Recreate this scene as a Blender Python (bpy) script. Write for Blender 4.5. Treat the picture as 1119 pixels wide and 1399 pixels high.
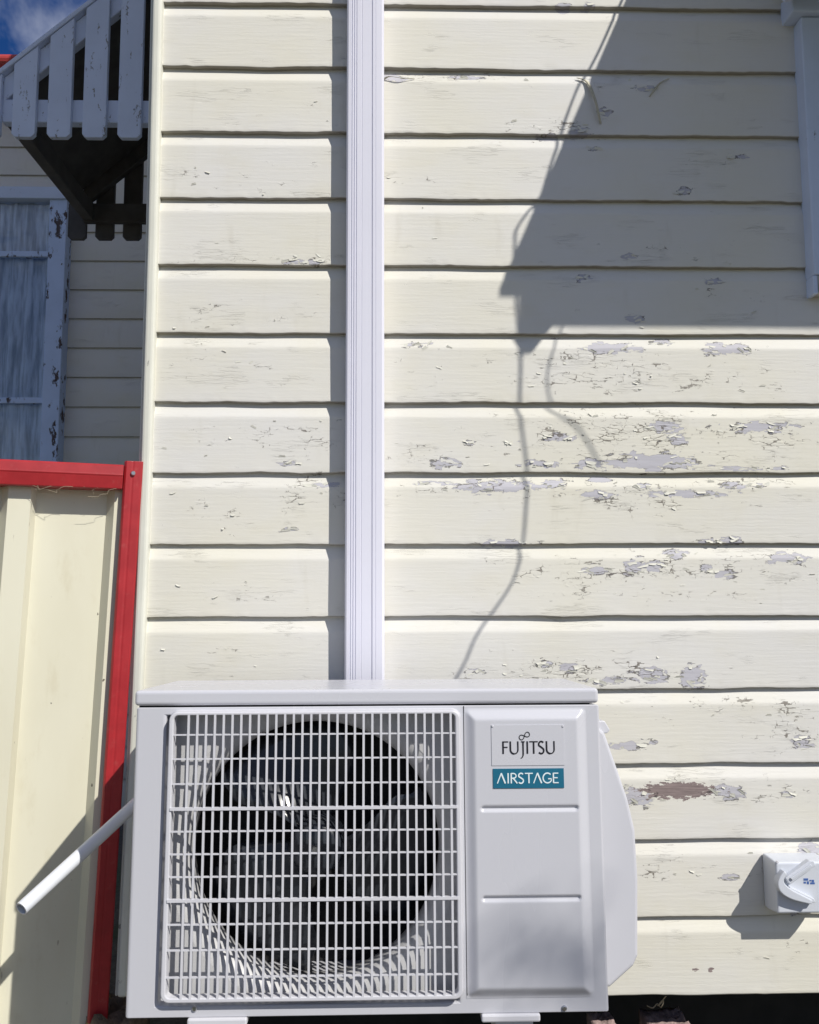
import bpy, bmesh, math, random
import numpy as np
from mathutils import Vector, Matrix
random.seed(7); rng = np.random.default_rng(7)
for o in list(bpy.data.objects): bpy.data.objects.remove(o)
SC = bpy.context.scene; COL = SC.collection

# ------------------------------------------------------------------ camera
W_, H_ = 1119.0, 1399.0
F_, YAW, PIT, ROL = 1179.09, .02222, .10133, -.00363
CAM = Vector((0, -1.98925, .86186))
_cy, _sy, _cp, _sp = math.cos(YAW), math.sin(YAW), math.cos(PIT), math.sin(PIT)
_f = Vector((_sy*_cp, _cy*_cp, _sp)); _r = Vector((_cy, -_sy, 0)); _u = _r.cross(_f)
_c, _s = math.cos(ROL), math.sin(ROL)
_r, _u = _c*_r + _s*_u, -_s*_r + _c*_u
cd = bpy.data.cameras.new('camera'); cam = bpy.data.objects.new('camera', cd); COL.objects.link(cam)
cam.matrix_world = Matrix(((_r.x, _u.x, -_f.x, CAM.x), (_r.y, _u.y, -_f.y, CAM.y), (_r.z, _u.z, -_f.z, CAM.z), (0, 0, 0, 1)))
cd.sensor_fit = 'HORIZONTAL'; cd.sensor_width = 36; cd.lens = 36*F_/W_; cd.clip_start = .05; cd.clip_end = 1000
SC.camera = cam
def ray(px, py): return (px-559.5)/F_*_r - (py-699.5)/F_*_u + _f
def at(px, py, Y=-.02):
    """photo pixel -> point on the plane y = Y (the wall or thing it touches)"""
    d = ray(px, py); return CAM + d*((Y-CAM.y)/d.y)

# ------------------------------------------------------------------ sky, sun, exposure
SUN = Vector((-.93, 1, -1.25))
w = bpy.data.worlds.new('World'); SC.world = w; w.use_nodes = True
nt = w.node_tree; nt.nodes.clear()
sky = nt.nodes.new('ShaderNodeTexSky'); sky.sky_type = 'NISHITA'; sky.sun_disc = False
sky.sun_elevation = math.radians(42.5); sky.sun_rotation = math.atan2(.93, -1); sky.air_density = 1.0; sky.dust_density = .4; sky.ozone_density = 2.0
bg = nt.nodes.new('ShaderNodeBackground'); bg.inputs[1].default_value = .066
wo = nt.nodes.new('ShaderNodeOutputWorld')
wtc = nt.nodes.new('ShaderNodeTexCoord'); wn = nt.nodes.new('ShaderNodeTexNoise'); wn.inputs['Scale'].default_value = 3.2; wn.inputs['Detail'].default_value = 7; wn.inputs['Roughness'].default_value = .55; wn.inputs['Distortion'].default_value = .4
wr = nt.nodes.new('ShaderNodeValToRGB'); wr.color_ramp.elements[0].position = .47; wr.color_ramp.elements[1].position = .70
wm = nt.nodes.new('ShaderNodeMix'); wm.data_type = 'RGBA'
nt.links.new(wtc.outputs['Generated'], wn.inputs['Vector']); nt.links.new(wn.outputs['Fac'], wr.inputs[0]); nt.links.new(wr.outputs[0], wm.inputs[0])
hs = nt.nodes.new('ShaderNodeHueSaturation'); hs.inputs['Saturation'].default_value = 1.4; hs.inputs['Hue'].default_value = .518; nt.links.new(sky.outputs[0], hs.inputs['Color']); nt.links.new(hs.outputs[0], wm.inputs[6]); wm.inputs[7].default_value = (12, 12.6, 14, 1)
nt.links.new(wm.outputs[2], bg.inputs[0]); nt.links.new(bg.outputs[0], wo.inputs[0])
sl = bpy.data.lights.new('sun', 'SUN'); sl.energy = 4.65; sl.angle = math.radians(.5); sl.color = (1, .96, .885)
so = bpy.data.objects.new('sun', sl); COL.objects.link(so); so.location = (6, -6, 8); so.rotation_euler = SUN.to_track_quat('-Z', 'Y').to_euler()
SC.view_settings.view_transform = 'Standard'; SC.view_settings.look = 'None'; SC.view_settings.exposure = -.04; SC.view_settings.gamma = 1
SC.render.engine = 'CYCLES'; SC.cycles.max_bounces = 6; SC.cycles.diffuse_bounces = 3; SC.cycles.glossy_bounces = 3
SC.render.resolution_x = 819; SC.render.resolution_y = 1024

# ------------------------------------------------------------------ helpers
class NG:
    def __init__(s, name):
        s.m = bpy.data.materials.new(name); s.m.use_nodes = True; s.t = s.m.node_tree; s.n = s.t.nodes; s.n.clear()
        s.out = s.n.new('ShaderNodeOutputMaterial'); s.b = s.n.new('ShaderNodeBsdfPrincipled'); s.l(s.b.outputs[0], s.out.inputs[0])
        s.tc = s.n.new('ShaderNodeTexCoord')
    def l(s, a, b): s.t.links.new(a, b)
    def inp(s, sock, v):
        if hasattr(v, 'is_output') or isinstance(v, bpy.types.NodeSocket): s.l(v, sock)
        elif v is not None:
            sock.default_value = (*v, 1) if isinstance(v, tuple) and len(v) == 3 and sock.type == 'RGBA' else v
    def map(s, scale, vec=None, loc=(0, 0, 0)):
        m = s.n.new('ShaderNodeMapping'); m.inputs['Scale'].default_value = scale; m.inputs['Location'].default_value = loc
        s.l(vec or s.tc.outputs['Object'], m.inputs[0]); return m.outputs[0]
    def noise(s, vec, scale=1, detail=4, rough=.55, dist=0, col=False):
        n = s.n.new('ShaderNodeTexNoise'); s.l(vec, n.inputs['Vector']); n.inputs['Scale'].default_value = scale; n.inputs['Detail'].default_value = detail
        n.inputs['Roughness'].default_value = rough; n.inputs['Distortion'].default_value = dist; return n.outputs['Color' if col else 'Fac']
    def math(s, op, a, b=None, c=None, clamp=False):
        n = s.n.new('ShaderNodeMath'); n.operation = op; n.use_clamp = clamp
        for i, v in enumerate((a, b, c)):
            if v is not None: s.inp(n.inputs[i], v)
        return n.outputs[0]
    def ramp(s, v, lo, hi):
        n = s.n.new('ShaderNodeMapRange'); n.interpolation_type = 'SMOOTHSTEP'; s.l(v, n.inputs[0]); n.inputs[1].default_value = lo; n.inputs[2].default_value = hi; return n.outputs[0]
    def mix(s, f, a, b):
        n = s.n.new('ShaderNodeMix'); n.data_type = 'RGBA'; s.inp(n.inputs[0], f); s.inp(n.inputs[6], a); s.inp(n.inputs[7], b); return n.outputs[2]
    def attr(s, name):
        n = s.n.new('ShaderNodeAttribute'); n.attribute_name = name; return n.outputs['Fac']
    def bump(s, h, strength=.5, dist=.002, nrm=None):
        n = s.n.new('ShaderNodeBump'); n.inputs['Strength'].default_value = strength; n.inputs['Distance'].default_value = dist; s.l(h, n.inputs['Height'])
        if nrm is not None: s.l(nrm, n.inputs['Normal'])
        return n.outputs[0]
    def done(s, col, rough=.6, nrm=None, metal=0, spec=.5):
        s.inp(s.b.inputs['Base Color'], col); s.inp(s.b.inputs['Roughness'], rough); s.b.inputs['Metallic'].default_value = metal
        s.b.inputs['Specular IOR Level'].default_value = spec
        if nrm is not None: s.l(nrm, s.b.inputs['Normal'])
        return s.m

def simple(name, col, rough=.5, var=.06, scale=12, bump=.15, bscale=180, metal=0, spec=.5, dirt=None, dirt_amt=.5, stretch=(1, 1, 1), bdist=.0006):
    g = NG(name); v = g.map(stretch)
    n = g.noise(v, scale, 5); a = tuple(max(0, c*(1-var)) for c in col); b = tuple(min(1, c*(1+var)) for c in col)
    c = g.mix(g.ramp(n, .3, .7), a, b)
    if dirt: c = g.mix(g.math('MULTIPLY', g.ramp(g.noise(v, scale*2.3, 7, .65), .56, .74), dirt_amt), c, dirt)
    h = g.noise(v, bscale, 4)
    return g.done(c, g.math('MULTIPLY_ADD', n, .12, rough-.06), g.bump(h, bump, bdist) if bump else None, metal, spec)

def flaky(name, base, under, amt, sc=(38, 38, 22), rough=.55, dark=(.035, .028, .022)):
    """old gloss paint with flakes missing"""
    g = NG(name); vd = g.noise(g.map((1, 1, 1)), 34, 4, col=True)
    n = g.n.new('ShaderNodeVectorMath'); n.operation = 'MULTIPLY_ADD'; g.l(vd, n.inputs[0]); n.inputs[1].default_value = (.03, .03, .03); g.l(g.tc.outputs['Object'], n.inputs[2])
    f = g.noise(g.map(sc, n.outputs[0]), 1, 6, .62)
    m = g.ramp(f, amt, amt+.012); ed = g.math('MULTIPLY', g.ramp(f, amt-.03, amt), g.math('SUBTRACT', 1, m))
    c = g.mix(g.ramp(g.noise(g.map((1, 1, 1)), 9, 4), .3, .7), tuple(x*.93 for x in base), base)
    u = g.mix(g.noise(g.map((90, 90, 12)), 1, 4), tuple(x*.6 for x in under), under)
    c = g.mix(m, c, u); c = g.mix(g.math('MULTIPLY', ed, .5), c, dark)
    return g.done(c, rough, g.bump(g.math('SUBTRACT', g.math('MULTIPLY', g.noise(g.map((60, 60, 25)), 1, 4), .25), m), .7, .0015))

def weatherboard_paint(name):
    g = NG(name); O = g.tc.outputs['Object']
    dn = g.noise(O, 55, 2, col=True)
    vm = g.n.new('ShaderNodeVectorMath'); vm.operation = 'MULTIPLY_ADD'; g.l(dn, vm.inputs[0]); vm.inputs[1].default_value = (.020, 0, .007); g.l(O, vm.inputs[2]); V = vm.outputs[0]
    peel, crk, bare = g.attr('peel'), g.attr('crack'), g.attr('bare')
    # plates of paint: rectilinear cells, some of them gone
    cell = g.map((34, 0, 95), V)
    vo = g.n.new('ShaderNodeTexVoronoi'); vo.distance = 'CHEBYCHEV'; g.l(cell, vo.inputs['Vector']); vo.inputs['Scale'].default_value = 1
    vf = g.n.new('ShaderNodeTexVoronoi'); vf.distance = 'CHEBYCHEV'; vf.feature = 'F2'; g.l(cell, vf.inputs['Vector']); vf.inputs['Scale'].default_value = 1
    sx = g.n.new('ShaderNodeSeparateColor'); g.l(vo.outputs['Color'], sx.inputs[0])
    fine = g.noise(g.map((60, 0, 150)), 1, 4, .7)
    f0 = g.math('SUBTRACT', fine, .5)
    pv = g.math('MULTIPLY_ADD', f0, 1.1, peel)
    thr = g.math('MULTIPLY_ADD', sx.outputs[0], .60, .20)
    ok = g.math('GREATER_THAN', peel, .08)
    pm = g.math('MULTIPLY', g.math('GREATER_THAN', pv, thr), ok)
    near = g.math('MULTIPLY', g.math('GREATER_THAN', pv, g.math('SUBTRACT', thr, .10)), ok)
    med = g.noise(g.map((15, 0, 34), None, (1, 0, 5)), 1, 3, .6)          # breaks cracks into runs
    edge = g.math('MULTIPLY', g.math('SUBTRACT', near, pm), g.math('GREATER_THAN', med, .52))
    gap = g.math('SUBTRACT', vf.outputs['Distance'], vo.outputs['Distance'])
    cm = g.ramp(g.math('ADD', crk, g.math('MULTIPLY_ADD', f0, 1.5, g.math('MULTIPLY', g.math('SUBTRACT', med, .5), 2.6))), .62, 1.15)
    line = g.math('LESS_THAN', gap, g.math('MULTIPLY', cm, .085))
    hn = g.noise(g.map((9, 0, 170), V), 1, 2, .5)
    hl = g.math('LESS_THAN', g.math('ABSOLUTE', g.math('SUBTRACT', hn, .5)), .014)
    hm = g.ramp(g.noise(g.map((6, 0, 20), None, (2, 0, 9)), 1, 3), .56, .64)
    hair = g.math('MULTIPLY', hl, hm)
    crack = g.math('MAXIMUM', line, g.math('MULTIPLY', hair, .12))
    big = g.noise(g.map((1.6, 1, 2.2)), 1, 4, .6); mid = g.noise(g.map((7, 1, 14)), 1, 4)
    c = g.mix(g.ramp(big, .3, .7), (.705, .695, .67), (.71, .688, .595))
    c = g.mix(g.math('MULTIPLY', g.ramp(mid, .5, .8), .25), c, (.63, .59, .45))
    c = g.mix(g.math('MULTIPLY', g.ramp(g.noise(g.map((22, 1, 5)), 1, 3), .6, .8), .16), c, (.40, .36, .26))
    c = g.mix(pm, c, g.mix(hn, (.42, .412, .445), (.58, .572, .62)))
    wood = g.mix(g.noise(g.map((20, 0, 420)), 1, 3, .7), (.03, .02, .018), (.46, .37, .36))
    bm = g.math('GREATER_THAN', g.math('MULTIPLY_ADD', f0, 1.7, bare), .5)
    c = g.mix(bm, c, wood)
    c = g.mix(g.math('MULTIPLY', edge, .75), c, (.06, .055, .055))  # shadow of the paint edges round peeled patches, put into the colour
    c = g.mix(g.math('MULTIPLY', crack, g.math('MULTIPLY_ADD', cm, .40, .42)), c, (.13, .11, .09))
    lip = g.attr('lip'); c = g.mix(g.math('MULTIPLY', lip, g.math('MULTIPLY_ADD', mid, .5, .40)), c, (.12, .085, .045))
    h = g.math('SUBTRACT', g.math('MULTIPLY_ADD', hn, .20, g.math('MULTIPLY', g.math('MULTIPLY', cm, gap), .5)), pm)
    h = g.math('SUBTRACT', h, g.math('MULTIPLY', g.math('MAXIMUM', line, g.math('MULTIPLY', hair, .3)), .6))
    return g.done(c, .62, g.bump(h, .9, .0026), 0, .3)

def tag(o, label=None, cat=None, group=None, kind=None):
    if label: o['label'] = label
    if cat: o['category'] = cat
    if group: o['group'] = group
    if kind: o['kind'] = kind
    return o
def empty(name, loc=(0, 0, 0), parent=None, **k):
    o = bpy.data.objects.new(name, None); COL.objects.link(o); o.location = loc; o.parent = parent; o.empty_display_size = .1
    return tag(o, **k)
def link(name, me, mat, parent=None, smooth=False, bevel=0, seg=2, angle=35):
    o = bpy.data.objects.new(name, me); COL.objects.link(o); o.parent = parent
    if mat and not me.materials: me.materials.append(mat)
    if smooth: me.polygons.foreach_set('use_smooth', [True]*len(me.polygons))
    if bevel:
        m = o.modifiers.new('bevel', 'BEVEL'); m.width = bevel; m.segments = seg; m.limit_method = 'ANGLE'; m.angle_limit = math.radians(angle)
        if seg > 1: m.harden_normals = False
    return o
def mesh(verts, faces):
    me = bpy.data.meshes.new('m'); me.from_pydata([tuple(v) for v in verts], [], faces); me.update(); return me
class MB:
    def __init__(s): s.v = []; s.f = []
    def add(s, v, f):
        b = len(s.v); s.v += [tuple(p) for p in v]; s.f += [tuple(i+b for i in q) for q in f]; return s
    def box(s, x0, x1, y0, y1, z0, z1):
        return s.add([(x, y, z) for z in (z0, z1) for y in (y0, y1) for x in (x0, x1)],
                     [(0, 2, 3, 1), (4, 5, 7, 6), (0, 1, 5, 4), (2, 6, 7, 3), (0, 4, 6, 2), (1, 3, 7, 5)])
    def bar(s, a, b, up, wx, wz):
        """box between two points, wx across, wz along 'up'"""
        a, b = Vector(a), Vector(b); d = (b-a).normalized(); r = d.cross(Vector(up)).normalized(); u = r.cross(d)
        P = [p+r*i*wx/2+u*j*wz/2 for p in (a, b) for j in (-1, 1) for i in (-1, 1)]
        return s.add(P, [(0, 2, 3, 1), (4, 5, 7, 6), (0, 1, 5, 4), (2, 6, 7, 3), (0, 4, 6, 2), (1, 3, 7, 5)])
    def prism(s, poly, y0, y1):
        """polygon in (x,z) extruded along y"""
        n = len(poly); v = [(x, y0, z) for x, z in poly]+[(x, y1, z) for x, z in poly]
        return s.add(v, [tuple(range(n)), tuple(range(2*n-1, n-1, -1))]+[(i, i+n, (i+1) % n+n, (i+1) % n) for i in range(n)])
    def tube(s, pts, r, n=8, caps=True, rr=None):
        pts = [Vector(p) for p in pts]; rings = []; ref = Vector((.13, .31, .94))
        for i, p in enumerate(pts):
            d = (pts[min(i+1, len(pts)-1)]-pts[max(i-1, 0)]).normalized(); a = d.cross(ref).normalized(); b = d.cross(a)
            q = rr[i] if rr else r
            rings.append([p+(a*math.cos(t)+b*math.sin(t))*q for t in [2*math.pi*k/n for k in range(n)]])
        v = [p for q in rings for p in q]; f = [(i*n+k, i*n+(k+1) % n, (i+1)*n+(k+1) % n, (i+1)*n+k) for i in range(len(pts)-1) for k in range(n)]
        if caps: f += [tuple(range(n-1, -1, -1)), tuple(range((len(pts)-1)*n, len(pts)*n))]
        return s.add(v, f)
    def lathe(s, prof, n=48, c=(0, 0), close=False):
        """profile of (radius, y) turned round the y axis through (x,z)=c"""
        v = [(c[0]+r*math.cos(2*math.pi*k/n), y, c[1]+r*math.sin(2*math.pi*k/n)) for r, y in prof for k in range(n)]
        m = len(prof); f = [(i*n+k, (i+1)*n+k, (i+1)*n+(k+1) % n, i*n+(k+1) % n) for i in range(m-1) for k in range(n)]
        return s.add(v, f)
    def build(s, name, mat, parent=None, fix=True, **k):
        me = mesh(s.v, s.f)
        if fix:
            bm = bmesh.new(); bm.from_mesh(me); bmesh.ops.recalc_face_normals(bm, faces=bm.faces); bm.to_mesh(me); bm.free()
        return link(name, me, mat, parent, **k)
def smooth_pts(pts, n=6):
    pts = [Vector(p) for p in pts]; out = []
    for i in range(len(pts)-1):
        p0, p1, p2, p3 = pts[max(i-1, 0)], pts[i], pts[i+1], pts[min(i+2, len(pts)-1)]
        for k in range(n):
            t = k/n; out.append(.5*((2*p1)+(p2-p0)*t+(2*p0-5*p1+4*p2-p3)*t*t+(3*p1-p0-3*p2+p3)*t**3))
    return out+[pts[-1]]
def rrect(x0, x1, z0, z1, r, n=6):
    out = []
    for cx, cz, a in ((x1-r, z1-r, 0), (x0+r, z1-r, 90), (x0+r, z0+r, 180), (x1-r, z0+r, 270)):
        for k in range(n+1):
            t = math.radians(a+90*k/n); out.append((cx+r*math.cos(t), cz+r*math.sin(t)))
    return out

# ------------------------------------------------------------------ materials
M = {}
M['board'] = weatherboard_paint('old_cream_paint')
M['corner'] = flaky('corner_paint', (.70, .70, .62), (.30, .28, .25), .715, (30, 30, 20))
M['hood'] = flaky('hood_paint', (.66, .74, .90), (.30, .28, .26), .655, (80, 80, 11))
M['hood_in'] = simple('hood_inner_dark', (.09, .085, .08), .8, .2, 14, .3, 90)  # darker than the hood paint; used on lining, front beam and far gable
M['casing'] = flaky('casing_paint', (.62, .71, .88), (.22, .20, .20), .72, (30, 30, 14))
M['flakyframe'] = flaky('flaking_window_paint', (.55, .67, .90), (.085, .055, .05), .60, (26, 26, 9), dark=(.03, .02, .02))
M['sill'] = simple('weathered_sill', (.50, .49, .45), .8, .15, 40, .4, 200)
M['tin'] = simple('red_roof_tin', (.45, .05, .045), .5, .1)
M['ac'] = simple('unit_shell', (.565, .57, .615), .27, .008, 3, 0, dirt=(.45, .44, .40), dirt_amt=.10, stretch=(1, 1, .25))
M['ac2'] = simple('unit_grille_plastic', (.62, .62, .66), .42, .015, 6, 0)
M['inner'] = simple('unit_inner_sheet', (.52, .52, .53), .45, .04, 10, 0)
M['coil'] = simple('coil_black', (.018, .018, .02), .6, .3, 60, 0)
M['fan'] = simple('fan_plastic', (.030, .034, .042), .24, .1, 10, 0)
M['steel'] = simple('zinc_screw', (.55, .56, .58), .3, .1, 40, 0, metal=1)
M['navy'] = simple('logo_ink', (.012, .012, .018), .4, 0, 5, 0)
M['teal'] = simple('badge_teal', (.012, .135, .225), .35, .03, 8, 0)
M['badgewhite'] = simple('badge_white', (.75, .85, .88), .4, 0, 5, 0)
M['film'] = simple('badge_film', (.535, .542, .605), .30, .01, 5, 0)
M['duct'] = simple('duct_vinyl', (.72, .72, .81), .38, .01, 5, 0)
M['pipe'] = simple('drain_pvc', (.66, .69, .74), .35, .03, 9, .05)
M['red'] = simple('fence_red', (.36, .018, .024), .42, .10, 20, .1, 250, dirt=(.45, .20, .18), dirt_amt=.15)
g = NG('fence_cream'); v = g.map((1, 1, .35)); n1 = g.noise(v, 6, 5)
c = g.mix(g.ramp(n1, .3, .7), (.66, .635, .50), (.70, .68, .55)); c = g.mix(g.math('MULTIPLY', g.ramp(g.noise(v, 15, 6, .65), .56, .74), .22), c, (.45, .38, .22))
c = g.mix(g.math('MULTIPLY', g.ramp(g.noise(g.map((55, 55, 38)), 1, 2), .755, .775), .85), c, (.06, .045, .03))
c = g.mix(g.math('MULTIPLY', g.ramp(g.noise(g.map((110, 110, 20), None, (4, 1, 7)), 1, 2), .74, .78), .5), c, (.20, .15, .09))
M['cream_tin'] = g.done(c, g.math('MULTIPLY_ADD', n1, .1, .36))
M['web'] = simple('dry_fibre', (.42, .36, .26), .9, .2, 30, 0)
M['stump'] = simple('stump_lichen', (.17, .125, .085), .95, .4, 22, 1, 60, dirt=(.42, .30, .10), dirt_amt=.8, bdist=.008)
M['brick'] = simple('weathered_timber', (.34, .25, .235), .9, .35, 30, .8, 90, stretch=(3, 1, .5), bdist=.003)
M['under'] = simple('dark_backing', (.018, .017, .016), .9, .3, 14, .3, 60)  # near black, for wall cores, floor and the added backing under the house
M['switch'] = simple('switch_plastic', (.60, .63, .69), .3, .01, 5, 0)
M['blue'] = simple('print_blue', (.06, .13, .36), .5, 0, 5, 0)
M['cable'] = simple('black_cable', (.02, .02, .02), .5, .1, 10, 0)
M['curtain'] = simple('lace_curtain', (.60, .64, .70), .9, .38, 7, .3, 60, stretch=(6, 6, .7))
M['filler'] = simple('gap_filler', (.50, .47, .36), .6, .08, 30, .2)
M['dark'] = simple('gap_dark', (.01, .01, .01), .9, 0, 5, 0)
g = NG('window_glass'); tr = g.n.new('ShaderNodeBsdfTransparent'); tr.inputs[0].default_value = (.93, .95, .97, 1)
gl_ = g.n.new('ShaderNodeBsdfGlossy'); gl_.inputs['Roughness'].default_value = .03; gl_.inputs[0].default_value = (.9, .94, 1, 1)
fr = g.n.new('ShaderNodeFresnel'); fr.inputs[0].default_value = 1.55; mx = g.n.new('ShaderNodeMixShader')
nb = g.bump(g.noise(g.map((2, 2, 3)), 3, 2), .12, .02); g.l(nb, gl_.inputs['Normal'])
g.l(g.math('MULTIPLY_ADD', fr.outputs[0], .6, .01, True), mx.inputs[0]); g.l(tr.outputs[0], mx.inputs[1]); g.l(gl_.outputs[0], mx.inputs[2]); g.l(mx.outputs[0], g.out.inputs[0]); M['glass'] = g.m
g = NG('ground_dirt'); v = g.map((1, 1, 1)); n1 = g.noise(v, 1.2, 6); n2 = g.noise(v, 30, 5, .7)
c = g.mix(g.ramp(n2, .3, .7), (.07, .055, .038), (.13, .105, .075)); c = g.mix(g.ramp(n1, .48, .58), c, (.05, .065, .025))
M['ground'] = g.done(c, .95, g.bump(n2, .8, .02))

# ------------------------------------------------------------------ ground
GZ = -.5
tag(link('ground', mesh([(-300, -300, GZ), (300, -300, GZ), (300, 300, GZ), (-300, 300, GZ)], [(0, 1, 2, 3)]), M['ground']), kind='structure')

# ------------------------------------------------------------------ house
E_ = .16468; XC = -.552; XR = 1.95
house = empty('weatherboard_house', (0, 0, GZ), label='cream weatherboard house with cracked and peeling paint', cat='house')
hp = lambda o: (setattr(o, 'location', (0, 0, -GZ)), o)[1]        # parts are modelled in world coordinates
# peeled patches, cracked zones and bare timber, read off the photograph: px x, px y, half width, half height, strength
PEEL = [(830,476,34,7,1),(995,476,34,7,1),(905,468,16,4,.8),(585,473,18,5,.5),(905,583,24,8,.8),(925,600,16,7,.9),(1040,583,44,7,.9),(762,598,20,6,.8),(610,634,22,6,.9),(738,634,22,6,.9),(802,634,18,6,.9),
 (890,630,58,10,1.1),(1010,640,40,3,.7),(680,665,44,8,1.1),(595,660,40,3,.8),(757,661,18,6,1),(822,655,16,4,.9),(816,677,20,7,1),(940,675,52,4,1),(1005,662,22,5,.9),(690,742,34,4,1),(995,739,20,6,1),
 (925,758,14,6,1),(1075,762,22,7,1),(866,776,14,11,1),(816,779,22,6,.9),(896,773,12,6,1),(985,783,14,6,.9),(965,780,8,8,.6),(890,921,22,9,1.1),(945,923,17,13,1.1),(745,906,9,5,.9),(780,913,16,5,.9),(650,918,10,4,.8),(830,930,24,5,.7),
 (860,1018,30,6,.9),(1097,1013,12,9,1),(870,1088,17,11,1),(993,1082,22,8,1.1),(1078,1084,8,6,.8),(1110,1160,14,10,1.2),(1000,1197,12,4,.9),(1108,1236,18,5,1),(770,10,8,6,1),(803,8,8,5,1),
 (752,185,20,4,.9),(790,181,15,6,1),(826,153,7,6,1),(935,262,9,5,1),(860,350,9,4,1),(866,436,12,5,1),(798,380,9,4,.9),(977,386,12,4,.9),(886,120,14,5,.9),(812,203,9,4,.9),(1012,215,20,3,.6),(535,105,25,5,1),(640,104,30,3,.9),
 (402,357,16,3,.9),(432,357,9,4,.9),(395,632,14,3,.9),(438,662,22,3,.8),(392,723,12,3,.7),(640,605,10,3,.7),(700,605,12,3,.6),(560,470,10,4,.6),(1035,662,16,4,.7),(880,665,15,4,.7),(1060,640,16,4,.7),(960,740,14,3,.8),(1085,1250,8,3,.6)]
CRACK = [(820,505,120,28,.9),(980,520,120,22,.7),(850,590,140,34,.95),(1050,600,80,34,.8),(700,620,110,18,.6),(640,665,120,14,.8),(860,680,120,22,.85),(1020,660,80,12,.8),(840,785,160,30,.85),(1010,775,110,24,.75),(940,815,120,14,.6),
 (820,915,150,18,.95),(700,915,60,10,.6),(1030,965,90,18,.8),(1075,1000,50,28,.9),(900,975,80,18,.5),(1050,1085,80,14,.9),(870,1090,40,16,.8),(950,1060,90,8,.6),(905,1185,50,22,.8),(1010,1180,110,20,.55),(1100,1300,60,40,.4),
 (760,175,70,14,.8),(800,115,90,10,.6),(670,190,60,8,.4),(400,355,60,10,.75),(410,600,45,28,.8),(420,670,45,25,.9),(300,500,120,24,.5),(330,600,110,26,.55),(280,700,100,30,.5),(330,240,100,26,.55),(420,150,50,26,.5),(300,350,110,20,.5),(310,430,110,25,.5),(330,810,100,20,.5),(300,900,110,20,.4),
 (580,620,50,20,.7),(575,500,60,30,.4),(620,105,90,8,.8),(590,300,60,25,.3),(560,245,40,12,.5),(900,350,160,30,.35),(980,215,90,14,.45),(830,435,90,12,.4),(990,410,90,16,.5)]
BARE = [(951,1325,4,3,.9),(971,1325,4,3,.9),(186,375,2,2,.9),(925,1080,46,10,1),(1115,1225,14,30,.35),(765,460,20,2,.6),(390,357,10,2,.6)]
def patches(lst):
    out = []
    for px, py, hw, hh, s in lst:
        p = at(px, py); q = at(px+hw, py); r = at(px, py+hh); out.append((p.x, p.z, abs(q.x-p.x), abs(r.z-p.z), s))
    return out
PEEL = [(a, b, c*.85, d*.85, e) for a, b, c, d, e in PEEL]; CRACK = [(a, b, c, d, e*.88) for a, b, c, d, e in CRACK]; PEEL, CRACK, BARE = patches(PEEL), patches(CRACK), patches(BARE)
def env(X, Z, lst, p=2.0):
    a = np.zeros_like(X)
    for x, z, hw, hh, s in lst:
        m = (abs(X-x) < 2.2*hw) & (abs(Z-z) < 2.2*hh)
        if m.any():
            d = (abs(X[m]-x)/hw)**p+(abs(Z[m]-z)/hh)**p; a[m] = np.maximum(a[m], s*np.exp(-.55*d))
    return a
def board_mesh(s0, s1, zb, fn, step=None, detail=False, seed=0, reach=.010):
    """one chamfered board: along s, lip at the bottom, chamfer at the top; fn(s, depth, z) -> world"""
    r = np.random.default_rng(seed)
    if detail: zs = np.concatenate([[0, 0, .0025], np.linspace(.008, .130, 25), [.133, .138, .144, .150, .156, .162, E_+reach]])
    else: zs = np.array([0, 0, .0025, .130, .162, E_+reach])
    ds = np.where(zs <= .131, .020, np.maximum(.0080, .020-(zs-.131)*.37)); ds[0] = -.004; ds[1] = .0193
    n = 2 if step is None else int((s1-s0)/step)+1
    S = np.linspace(s0, s1, n)
    if detail:
        w1 = np.interp(S, np.linspace(s0, s1, 30), r.normal(0, .0009, 30)); w2 = np.interp(S, np.linspace(s0, s1, 160), r.normal(0, .0004, 160))
        bow = np.interp(S, np.linspace(s0, s1, 9), r.normal(0, .0011, 9)); wob = w1+w2
    else: wob = np.zeros(n); bow = np.zeros(n)
    k = len(zs); SS, ZZ = np.meshgrid(S, zs); DD = np.repeat(ds[:, None], n, 1).copy()
    low = np.clip(1-ZZ/.02, 0, 1); ZZ = ZZ+low*wob[None, :]
    DD[1:] += (bow[None, :]*np.clip(1-ZZ[1:]/.16, 0, 1))+(low[1:]*w2[None, :]*.8 if detail else 0)
    ZW = ZZ+zb
    co = fn(SS.ravel(), DD.ravel(), ZW.ravel())
    i = np.arange(n*k).reshape(k, n)
    q = np.stack([i[:-1, :-1], i[:-1, 1:], i[1:, 1:], i[1:, :-1]], -1).reshape(-1, 4)
    me = bpy.data.meshes.new('weatherboard'); me.vertices.add(n*k); me.vertices.foreach_set('co', np.stack(co, -1).astype(np.float32).ravel())
    me.loops.add(len(q)*4); me.loops.foreach_set('vertex_index', q.ravel().astype(np.int32)); me.polygons.add(len(q))
    me.polygons.foreach_set('loop_start', np.arange(0, len(q)*4, 4, dtype=np.int32)); me.update(calc_edges=True); me.validate()
    me['k'] = k
    if detail:
        for nm, lst in (('peel', PEEL), ('crack', CRACK), ('bare', BARE)):
            a = me.attributes.new(nm, 'FLOAT', 'POINT'); a.data.foreach_set('value', env(SS.ravel(), ZW.ravel(), lst).astype(np.float32))
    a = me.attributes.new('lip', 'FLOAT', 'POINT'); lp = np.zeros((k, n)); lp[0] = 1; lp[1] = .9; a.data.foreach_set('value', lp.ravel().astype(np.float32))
    return me
front = hp(MB().box(XC, XR, 0.002, .10, .01, 3.14).build('front_wall', M['under'], house))
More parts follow.
